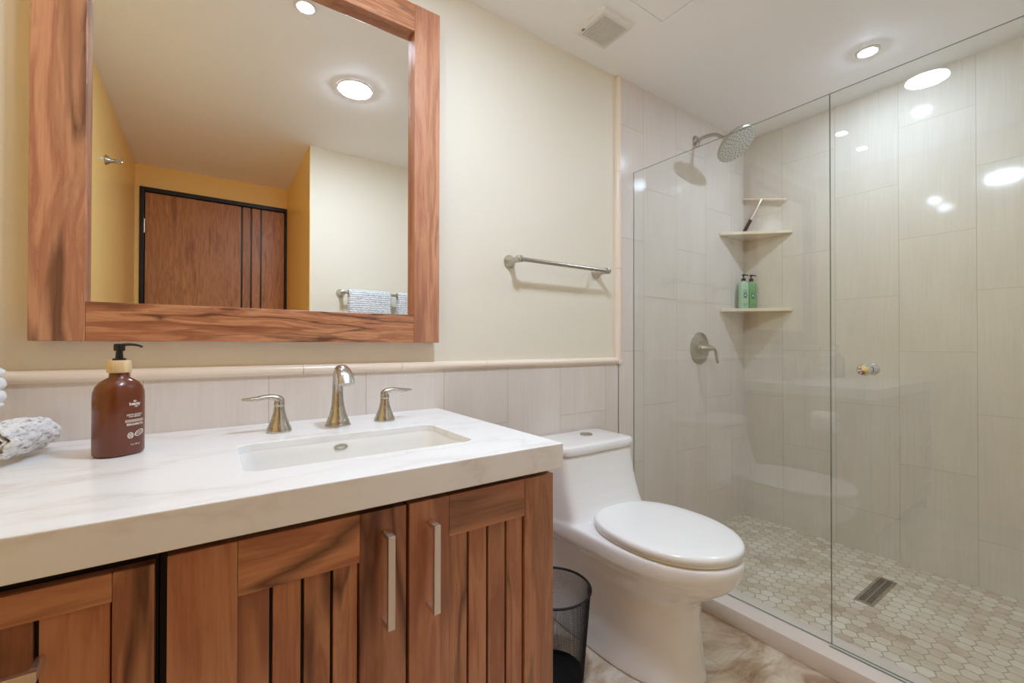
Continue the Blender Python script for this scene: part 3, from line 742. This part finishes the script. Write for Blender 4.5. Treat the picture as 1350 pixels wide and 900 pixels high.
so = o.modifiers.new('solid', 'SOLIDIFY'); so.thickness = .005; so.offset = -1
dtx = bpy.data.textures.new('knit', 'CLOUDS'); dtx.noise_scale = .010
sb = o.modifiers.new('sub', 'SUBSURF'); sb.levels = 1; sb.render_levels = 1
dp = o.modifiers.new('knit', 'DISPLACE'); dp.texture = dtx; dp.strength = .006; dp.mid_level = .5
# wall ring with hanging white towel
rg = thing('towel_ring', 'brushed nickel towel ring on the left wall above the rolled towel', 'towel ring', (XL, -.10, 1.05))
bm = BM(); lathe(bm, [(.026, 0), (.026, .006), (.012, .02), (.009, .045), (.011, .052)], (XL+.001, -.10, 1.075), 28, 'X'); link('post', bm, M_nickel, rg, True)
bm = BM(); 
ring = [(XL+.046, -.10+.055*math.cos(a), 1.018+.055*math.sin(a)) for a in [2*PI*i/40 for i in range(41)]]
sweep(bm, ring, .0038, (1, 0, 0), 10, cap=False); link('ring', bm, M_nickel, rg, True)
bm = BM(); rows = []
prof = []   # cross-section: two layers folded over the ring, ends fringed
for k in range(41):
    t = k/40
    if t < .45: z = .925+(1.0-.925)*(t/.45); x = XL+.072
    elif t < .55: a = (t-.45)/.1*PI; z = 1.0+.012*math.sin(a); x = XL+.046+.026*math.cos(a)
    else: z = 1.0-(1.0-.935)*((t-.55)/.45); x = XL+.020
    prof.append((x, z))
for i in range(25):
    y = -.145+.09*i/24; rows.append([bm.verts.new((x+.0045*math.sin(z*240)*(1 if x > XL+.046 else -.5)+.002*math.sin(y*190), y, z)) for x, z in prof])
for a, b_ in zip(rows, rows[1:]):
    for k in range(len(prof)-1): bm.faces.new((a[k], a[k+1], b_[k+1], b_[k]))
o = link('hanging_towel', bm, M_towelw, None, True, angle=180); tag(o, 'fluffy white hand towel hanging on the ring at the left wall', 'towel')
so = o.modifiers.new('solid', 'SOLIDIFY'); so.thickness = .012; so.offset = 0
sb = o.modifiers.new('sub', 'SUBSURF'); sb.levels = 1; sb.render_levels = 1
dp = o.modifiers.new('pile', 'DISPLACE'); dp.texture = dtx; dp.strength = .006; dp.mid_level = .5

# ================================================================== TOWEL BARS
def towel_bar(x0, x1, z, ywall, sgn, label, mount=None):
    """sgn = direction out of the wall along Y"""
    t = thing('towel_bar', label, 'towel bar', ((x0+x1)/2, ywall, z), 'brushed nickel towel bars')
    off = .072*sgn
    for x in (x0, x1):
        bm = BM(); lathe(bm, [(.026, 0), (.0265, .004*sgn), (.024, .008*sgn), (.017, .020*sgn), (.012, .036*sgn), (.0105, .052*sgn), (.0125, .060*sgn), (.0135, .072*sgn), (.0125, .082*sgn), (.006, .086*sgn)], (x, ywall, z), 32, 'Y')
        lathe(bm, [(.0108, -.014), (.0125, -.011), (.0125, .011), (.0108, .014)], (x, ywall+off, z), 24, 'X')
        link('mount', bm, M_nickel, t, True)
    bm = BM(); lathe(bm, [(.0085, x0-.006), (.0085, x1+.006)], (0, ywall+off, z), 24, 'X'); link('bar', bm, M_nickel, t, True)
towel_bar(.975, 1.455, 1.386, 0, -1, 'brushed nickel towel bar on the cream wall right of the mirror')
towel_bar(.72, 1.36, 1.400, YB, 1, 'nickel towel bar holding two striped towels on the wall facing the mirror')
def bar_towel(x0, x1, drop, yb, label):
    bm = BM(); off = yb+.072; prof = []
    n = 44
    for k in range(n+1):
        t = k/n
        if t < .46: z = 1.4-drop*(1-t/.46); y = off+.017
        elif t < .54: a = (t-.46)/.08*PI; z = 1.4+.017*math.sin(a); y = off+.017*math.cos(a)
        else: z = 1.4-drop*.9*((t-.54)/.46); y = off-.017
        prof.append((y, z))
    rows = []
    for i in range(23):
        x = x0+(x1-x0)*i/22
        rows.append([bm.verts.new((x, y+(.004*math.sin(x*60+z*4)*min(1, abs(z-1.4)*6) if y > off else 0), z)) for y, z in prof])
    for a, b_ in zip(rows, rows[1:]):
        for k in range(n): bm.faces.new((a[k], a[k+1], b_[k+1], b_[k]))
    o = link('bath_towel', bm, M_towel, None, True, angle=180)
    tag(o, label, 'towel', 'striped towels on the bar facing the mirror')
    so = o.modifiers.new('solid', 'SOLIDIFY'); so.thickness = .010; so.offset = 0
bar_towel(.755, 1.035, .52, YB, 'wider striped grey and white towel on the wall bar, nearer the door alcove')
bar_towel(1.085, 1.30, .30, YB, 'narrower striped grey and white towel on the wall bar, cut off by the mirror frame')
# robe hook
hk = thing('robe_hook', 'brushed nickel robe hook on the yellow wall seen in the mirror', 'hook', (XL, -1.575, 1.98))
bm = BM(); lathe(bm, [(.024, 0), (.024, .004), (.014, .016), (.009, .03), (.009, .040)], (XL+.001, -1.575, 1.985), 28, 'X'); link('post', bm, M_nickel, hk, True)
bm = BM()
for sg in (1, -1):
    sweep(bm, smooth_path([(XL+.036, -1.575, 1.985), (XL+.046, -1.575, 1.985-.004*sg), (XL+.055, -1.575, 1.985+.012*sg if sg > 0 else 1.978), (XL+.060, -1.575+.002, 2.008 if sg > 0 else 1.985)], 4), .0045, None, 10)
lathe(bm, [(.002, -.008), (.008, -.003), (.008, .003), (.002, .008)], (XL+.062, -1.573, 1.985), 16, 'Z')
link('prongs', bm, M_nickel, hk, True)

# ================================================================== TOILET
TX = 1.245
to = thing('toilet', 'white one-piece toilet with closed lid between vanity and shower glass', 'toilet', (TX, -.40, 0))
bm = BM()
# pedestal and bowl
sec = [  # z, yback, yfront, halfwidth, wide, pf
    (0.0, -.03, -.648, .150, .50, 2.3), (.006, -.03, -.650, .152, .50, 2.3), (.05, -.03, -.642, .148, .50, 2.3), (.13, -.03, -.634, .145, .5, 2.3),
    (.20, -.03, -.632, .146, .5, 2.2), (.245, -.03, -.636, .150, .5, 2.15), (.275, -.03, -.655, .157, .52, 2.05), (.305, -.03, -.697, .167, .55, 2.0),
    (.335, -.03, -.736, .180, .57, 2.0), (.356, -.03, -.752, .188, .58, 2.0), (.366, -.03, -.757, .199, .58, 2.0), (.372, -.03, -.760, .202, .58, 2.0), (.395, -.03, -.768, .203, .58, 2.0), (.415, -.03, -.770, .202, .58, 2.0), (.424, -.034, -.765, .197, .58, 2.0)]
loft(bm, [sellipse(TX, yb, yf, hw, z, 72, wd, 6.0, pf) for z, yb, yf, hw, wd, pf in sec])
me = link('body', bm, M_porc, to, True)
bm = BM()
def tanksec(z, yf, hw, fr, back=-.022):
    return sellipse(TX, back, yf, hw, z, 72, .5, 9, fr)
ts = [(.34, -.345, .186, 4), (.405, -.345, .1955, 5), (.422, -.325, .1970, 5.5), (.440, -.302, .1965, 6), (.465, -.285, .1950, 7), (.50, -.270, .1935, 8), (.55, -.256, .192, 8), (.60, -.247, .191, 8), (.648, -.241, .190, 8)]
loft(bm, [tanksec(*t) for t in ts])
tk = link('tank_tmp', bm, M_porc)
# fuse bowl and tank into one glazed casting
bmj = BM(); bmj.from_mesh(me.data); bmj.from_mesh(tk.data); me.data.clear_geometry(); bmj.to_mesh(me.data); bmj.free(); bpy.data.objects.remove(tk)
rm = me.modifiers.new('remesh', 'REMESH'); rm.mode = 'VOXEL'; rm.voxel_size = .0055; rm.use_smooth_shade = True
sm = me.modifiers.new('smooth', 'SMOOTH'); sm.iterations = 9; sm.factor = .6
# tank lid
bm = BM(); rings = []
for z, g_, rf in ((.6485, -.002, 8), (.651, .003, 8), (.658, .006, 8), (.672, .006, 8), (.680, .003, 8), (.684, -.004, 8), (.6855, -.016, 7)):
    rings.append(sellipse(TX, -.018 + min(0, g_)*1.0, -.241-g_*1.2, .190+g_, z, 72, .5, 9, rf))
loft(bm, rings); link('tank_lid', bm, M_porc, to, True, angle=35)
bm = BM(); lathe(bm, [(.026, .6855), (.026, .6885), (.0235, .6905), (.0225, .6895)], (TX+.045, -.108, 0), 32)
lathe(bm, [(.0215, .688), (.0215, .6905), (.020, .6915)], (TX+.045, -.108, 0), 32); link('flush_button', bm, M_nickel, to, True)
# seat and lid
def seatring(yb, yf, hw, z): return sellipse(TX+.003, yb, yf, hw, z, 80, .50, 2.5, 2.0)
bm = BM(); loft(bm, [seatring(-.292, -.752, .183, .4255), seatring(-.287, -.757, .187, .4275), seatring(-.287, -.757, .187, .4335), seatring(-.290, -.753, .184, .436)]); link('seat', bm, M_plast, to, True, angle=60)
bm = BM()
L_ = [(-.286, -.759, .189, .4362), (-.283, -.763, .192, .4390), (-.282, -.764, .193, .448), (-.284, -.762, .1915, .4545), (-.289, -.756, .187, .459), (-.300, -.742, .176, .4615), (-.33, -.70, .145, .463), (-.40, -.62, .08, .464), (-.46, -.55, .02, .4642)]
loft(bm, [seatring(*q) for q in L_]); link('seat_lid', bm, M_plast, to, True, angle=60)
for s in (-1, 1):
    bm = BM(); rings = [rrect(TX+s*.10, -.278, .024, .014, .010, z) for z in (.424, .440)] + [rrect(TX+s*.10, -.278, .019, .010, .008, .444)]
    loft(bm, rings); link('hinge', bm, M_plast, to, True)

# ================================================================== WASTEBASKET
wx, wy = .897, -.358
wb = thing('wastebasket', 'black wire mesh wastebasket between the vanity and the toilet', 'wastebasket', (wx, wy, 0))
bm = BM(); lathe(bm, [(.0965, 0), (.0975, .002), (.0985, .030), (.0975, .031), (.096, .030), (.095, .014), (.0, .013)], (wx, wy, 0), 56, cap=False); link('solid_base', bm, M_wire, wb, True)
bm = BM(); n = 150; rows = []
for j in range(0, 69):
    h = .028+.264*j/68; r = .0975+.0215*j/68
    rows.append([bm.verts.new((wx+r*math.cos(2*PI*(i+(.5 if j % 2 else 0))/n), wy+r*math.sin(2*PI*(i+(.5 if j % 2 else 0))/n), h)) for i in range(n)])
# diamond lattice
for j in range(0, 67, 1):
    for i in range(n):
        if j % 2 == 0: a, b_, c_, d_ = rows[j][i], rows[j+1][i], rows[j+2][i] if j+2 < len(rows) else None, rows[j+1][i-1]
        else: a, b_, c_, d_ = rows[j][i], rows[j+1][(i+1) % n], rows[j+2][i], rows[j+1][i]
        if c_ is not None: bm.faces.new((a, b_, c_, d_))
bmesh.ops.delete(bm, geom=[v for v in bm.verts if not v.link_faces], context='VERTS')
o = link('wire_mesh', bm, M_wire, wb); wf = o.modifiers.new('wire', 'WIREFRAME'); wf.thickness = .0011; wf.use_even_offset = False
bm = BM(); ring = [(wx+.1195*math.cos(2*PI*i/64), wy+.1195*math.sin(2*PI*i/64), .2935) for i in range(65)]
sweep(bm, ring, .0038, (0, 0, 1), 10, cap=False); link('rim', bm, M_wire, wb, True)

# toilet roll on the side of the cabinet (shows only as a reflection in the shower glass)
hd = thing('toilet_roll_holder', 'nickel toilet roll holder on the cabinet side, reflected in the shower glass', 'toilet roll holder', (ux1, -.45, .66))
bm = BM(); lathe(bm, [(.022, 0), (.022, .004), (.010, .014), (.008, .058), (.009, .067)], (ux1+.001, -.375, .665), 24, 'X'); link('post', bm, M_nickel, hd, True)
bm = BM(); lathe(bm, [(.0065, -.53), (.0065, -.367)], (ux1+.062, 0, .665), 20, 'Y'); link('arm', bm, M_nickel, hd, True)
bm = BM(); lathe(bm, [(.020, -.515), (.052, -.515), (.054, -.512), (.054, -.418), (.052, -.415), (.020, -.415)], (ux1+.062, 0, .6512), 40, 'Y', close=True)
o = link('toilet_roll', bm, M_paper, None, True); tag(o, 'white toilet roll on the cabinet side holder, reflected in the shower glass', 'toilet roll')

# ================================================================== SHOWER
GZ0, GZ1, GT, JY = .0645, 1.901, .006, -.832
def pane(name, y0, y1, par):
    bm = BM()
    vs = [(x, y, z) for x in (XG, XG+GT) for y in (y0, y1) for z in (GZ0, GZ1)]
    fs = box(bm, XG, XG+GT, y0, y1, GZ0, GZ1)
    for f_ in fs[2:]: f_.material_index = 1
    return link(name, bm, [M_glass, M_gedge], par)
gp = pane('shower_screen', JY, -TT-.001, None)
tag(gp, 'fixed clear glass shower screen beside the toilet, left pane of the enclosure', 'glass screen')
gd = thing('shower_door', 'clear glass shower door with round chrome knob, right pane of the enclosure', 'shower door', (XG, JY-.03, GZ0))
pane('door_glass', YB+.004, JY-.0015, gd)
bm = BM(); ky, kz = -.934, .981
lathe(bm, [(.0125, -.001), (.0135, -.004), (.010, -.008), (.009, -.014), (.0135, -.022), (.0185, -.032), (.0185, -.038), (.014, -.044), (.003, -.046)], (XG, ky, kz), 36, 'X'); 
link('knob', bm, M_chrome, gd, True)
bm = BM(); lathe(bm, [(.0125, .001), (.0135, .004), (.010, .008), (.009, .014), (.0135, .022), (.0185, .032), (.0185, .038), (.014, .044), (.003, .046)], (XG+GT, ky, kz), 36, 'X'); link('knob', bm, M_chrome, gd, True)
bm = BM(); box(bm, XG-.016, XG-.012, YB+.002, JY-.0, .0632, .066); struct('trim_4', bm, M_gedge)

# corner shelves
for z, lab in ((1.722, 'upper triangular marble corner shelf holding the squeegee'), (1.272, 'lower triangular marble corner shelf holding two green bottles')):
    bm = BM(); q = .283
    tri = [(XR-.0005, -TT-.0005), (XR-q, -TT-.0005), (XR-q, -TT-.010), (XR-.010, -q-.004), (XR-.0005, -q-.004)]
    a = [bm.verts.new((x, y, z-.018)) for x, y in tri]; b_ = [bm.verts.new((x, y, z)) for x, y in tri]
    bm.faces.new(a); bm.faces.new(b_)
    for i in range(5): bm.faces.new((a[i], a[(i+1) % 5], b_[(i+1) % 5], b_[i]))
    bmesh.ops.bevel(bm, geom=bm.edges[:], offset=.002, segments=2, affect='EDGES')
    tag(link('corner_shelf', bm, M_travshelf, None, True), lab, 'shelf', 'corner shelves in the shower')

def pump_bottle(x, y, z, mat, label, ang):
    t = thing('shampoo_bottle', label, 'bottle', (x, y, z), 'green pump bottles on the lower corner shelf')
    bm = BM(); ca, sa = math.cos(ang), math.sin(ang)
    def rr(a, b2, zz, r):
        return [(x+px*ca-py*sa, y+px*sa+py*ca, zz) for px, py, _ in rrect(0, 0, a, b2, r, 0, 5)]
    loft(bm, [rr(.023, .015, z+.0005, .008), rr(.025, .0175, z+.004, .009), rr(.025, .0175, z+.150, .009), rr(.0235, .0165, z+.158, .009), rr(.017, .013, z+.164, .009), rr(.010, .010, z+.168, .009), rr(.010, .010, z+.173, .009)])
    link('bottle', bm, mat, t, True, angle=50)
    bm = BM(); lathe(bm, [(.012, .173), (.012, .188), (.006, .190), (.004, .192), (.004, .204), (.009, .2045), (.009, .2125), (.007, .214)], (x, y, z), 20)
    sweep(bm, [(x, y, z+.209), (x+.02*ca, y+.02*sa, z+.2095), (x+.030*ca, y+.030*sa, z+.206)], .0035, (0, 0, 1), 8)
    link('pump', bm, M_blackp, t, True)
    bm = BM()      # printed front: name lines, round badge with a white drop, band
    def fp(u, zz): return (x+u*ca+(.0179)*sa, y+u*sa-(.0179)*ca, z+zz)
    def quad(u0, u1, z0, z1, mi):
        v = [bm.verts.new(fp(*q)) for q in ((u0, z0), (u1, z0), (u1, z1), (u0, z1))]; bm.faces.new(v).material_index = mi
    quad(-.012, .012, .112, .115, 0); quad(-.014, .014, .100, .104, 0); quad(-.016, .016, .030, .033, 0); quad(-.012, .012, .022, .024, 0); quad(-.013, .013, .068, .073, 2 if mat is M_green1 else 0)
    link('label', bm, [M_teal, M_ink, M_red], t); bm = BM()
    for r, mi, dz in ((.0125, 0, 0), (.005, 1, 0)):
        bm.faces.new([bm.verts.new((lambda p: (p[0]+(.0002*mi)*sa, p[1]-(.0002*mi)*ca, p[2]))(fp(r*math.cos(2*PI*i/20), .085+dz+r*math.sin(2*PI*i/20)))) for i in range(20)]).material_index = mi
    link('emblem', bm, [M_teal, M_ink, M_red], t)
M_teal = simple('teal_print', lin(52, 124, 112), .4); M_red = simple('red_print', lin(168, 84, 84), .4)
pump_bottle(2.655, -.058, 1.272, M_green1, 'paler green pump bottle on the lower corner shelf, left of its pair', math.radians(-30))
pump_bottle(2.712, -.075, 1.272, M_green2, 'brighter green pump bottle on the lower corner shelf, right of its pair', math.radians(-30))

# squeegee
sq = thing('squeegee', 'squeegee with brown grip leaning in the corner on the upper shelf', 'squeegee', (2.66, -.06, 1.722))
pa, pb = Vector((2.665, -.050, 1.730)), Vector((2.735, -.125, 1.932))
bm = BM(); mid = pa.lerp(pb, .42)
sweep(bm, [pa, pa.lerp(pb, .02), pa.lerp(pb, .2), mid], [(.007,.007), (.0105,.010), (.010,.009), (.0105,.010)], None, 16); link('grip', bm, M_brownp, sq, True)
bm = BM(); sweep(bm, [mid, pa.lerp(pb, .7), pa.lerp(pb, .92), pb+Vector((.0, .0, .006))], [(.006,.006), (.006,.006), (.008,.006), (.015,.006)], None, 12); link('stem', bm, M_nickel2, sq, True)
bm = BM(); sweep(bm, [(2.742, -.016, 1.967), (2.738, -.258, 1.901)], .0055, None, 10); sweep(bm, [(2.749, -.012, 1.970), (2.747, -.264, 1.902)], [(.0015,.006)]*2, (1, 0, 0), 8); link('blade', bm, M_rail, sq)

# shower head
SX, SZ = 2.236, 2.196
sh = thing('overhead_shower', 'round brushed nickel rain shower head on a short wall arm', 'shower head', (SX, -TT, SZ))
bm = BM(); lathe(bm, [(.031, -.0), (.031, -.004), (.022, -.012), (.012, -.016)], (SX, -TT-.0005, SZ), 32, 'Y'); link('wall_flange', bm, M_nickel, sh, True)
hc = Vector((2.236, -.238, 2.098)); hn = Vector((0, -.62, -.78)).normalized()
bm = BM(); sweep(bm, smooth_path([(SX, -TT-.01, SZ), (SX, -.06, SZ+.006), (SX, -.12, SZ-.004), (SX, -.165, SZ-.035), tuple(hc-hn*.035)], 6), .0095, (1, 0, 0), 16); link('arm', bm, M_nickel, sh, True)
def oriented(prof, c, nrm, n=48):
    nrm = nrm.normalized(); s = Vector((1,0,0)); q = nrm.cross(s).normalized(); out = []
    for r, h in prof: out.append([tuple(c+nrm*h+s*r*math.cos(2*PI*i/n)+q*r*math.sin(2*PI*i/n)) for i in range(n)])
    return out
bm = BM(); HR = .104
loft(bm, oriented([(.012, -.045), (.019, -.040), (.020, -.026), (.030, -.018), (.075, -.012), (HR-.004, -.008), (HR, -.003), (HR, .003), (HR-.003, .006)], hc, hn)); link('head', bm, M_nickel, sh, True, angle=50)
bm = BM(); loft(bm, oriented([(HR-.004, .0062), (HR-.005, .0075), (.02, .0078)], hc, hn)); 
fa_ = link('face', bm, simple('nozzle_plate', lin(196, 192, 184), .35, .4), sh, True)
bm = BM(); s_ = Vector((1,0,0)); q_ = hn.cross(s_).normalized()
for R_, cnt, rr_ in ((.018, 6, .0025), (.034, 10, .0028), (.050, 15, .003), (.066, 18, .0032), (.082, 24, .0032), (.094, 36, .0022)):
    for i in range(cnt):
        a = 2*PI*i/cnt+R_*9; c_ = hc+s_*R_*math.cos(a)+q_*R_*math.sin(a)
        loft(bm, oriented([(rr_, .0074), (rr_*.9, .0098)], c_, hn, 8))
link('nozzles', bm, simple('grey_rubber', lin(120, 118, 112), .6), sh)

# shower valve
VX, VZ = 2.268, 1.040
sv = thing('shower_valve', 'round brushed nickel shower valve with a curved lever on the back wall', 'shower valve', (VX, -TT, VZ))
bm = BM(); lathe(bm, [(.090, 0), (.090, -.003), (.084, -.007), (.050, -.011), (.036, -.014), (.034, -.022), (.030, -.024)], (VX, -TT-.0005, VZ), 56, 'Y'); link('escutcheon', bm, M_nickel, sv, True)
bm = BM(); lathe(bm, [(.029, -.024), (.026, -.034), (.017, -.055), (.013, -.074), (.012, -.082), (.006, -.087)], (VX, -TT, VZ), 36, 'Y')
sweep(bm, smooth_path([(VX+.002, -.078, VZ), (VX+.012, -.088, VZ-.002), (VX+.022, -.094, VZ-.020), (VX+.028, -.094, VZ-.050), (VX+.034, -.098, VZ-.082)], 5), [(.010-.0001*i, .006-.00005*i) for i in range(21)], (0, 1, 0), 14); link('lever', bm, M_nickel, sv, True)

# floor drain
dr = thing('floor_drain', 'rectangular steel slotted drain grate in the shower floor', 'drain', (2.356, -.772, .004))
bm = BM(); x0, x1, y0, y1 = 2.202, 2.508, -.806, -.740; z0, z1 = .0045, .0075
box(bm, x0, x1, y0, y0+.011, z0, z1, .0006); box(bm, x0, x1, y1-.011, y1, z0, z1, .0006); box(bm, x0, x0+.011, y0+.011, y1-.011, z0, z1); box(bm, x1-.011, x1, y0+.011, y1-.011, z0, z1)
link('grate_frame', bm, M_nickel, dr)
bm = BM()
for i in range(22):
    x = x0+.0165+i*.01300
    box(bm, x-.0022, x+.0022, y0+.011, y1-.011, z0+.0005, z1-.0008)
box(bm, x0+.011, x1-.011, (y0+y1)/2-.002, (y0+y1)/2+.002, z0+.0003, z1-.0006)
link('slats', bm, M_nickel, dr)
bm = BM(); box(bm, x0+.002, x1-.002, y0+.002, y1-.002, .0040, .0049); link('sump', bm, M_dark, dr)
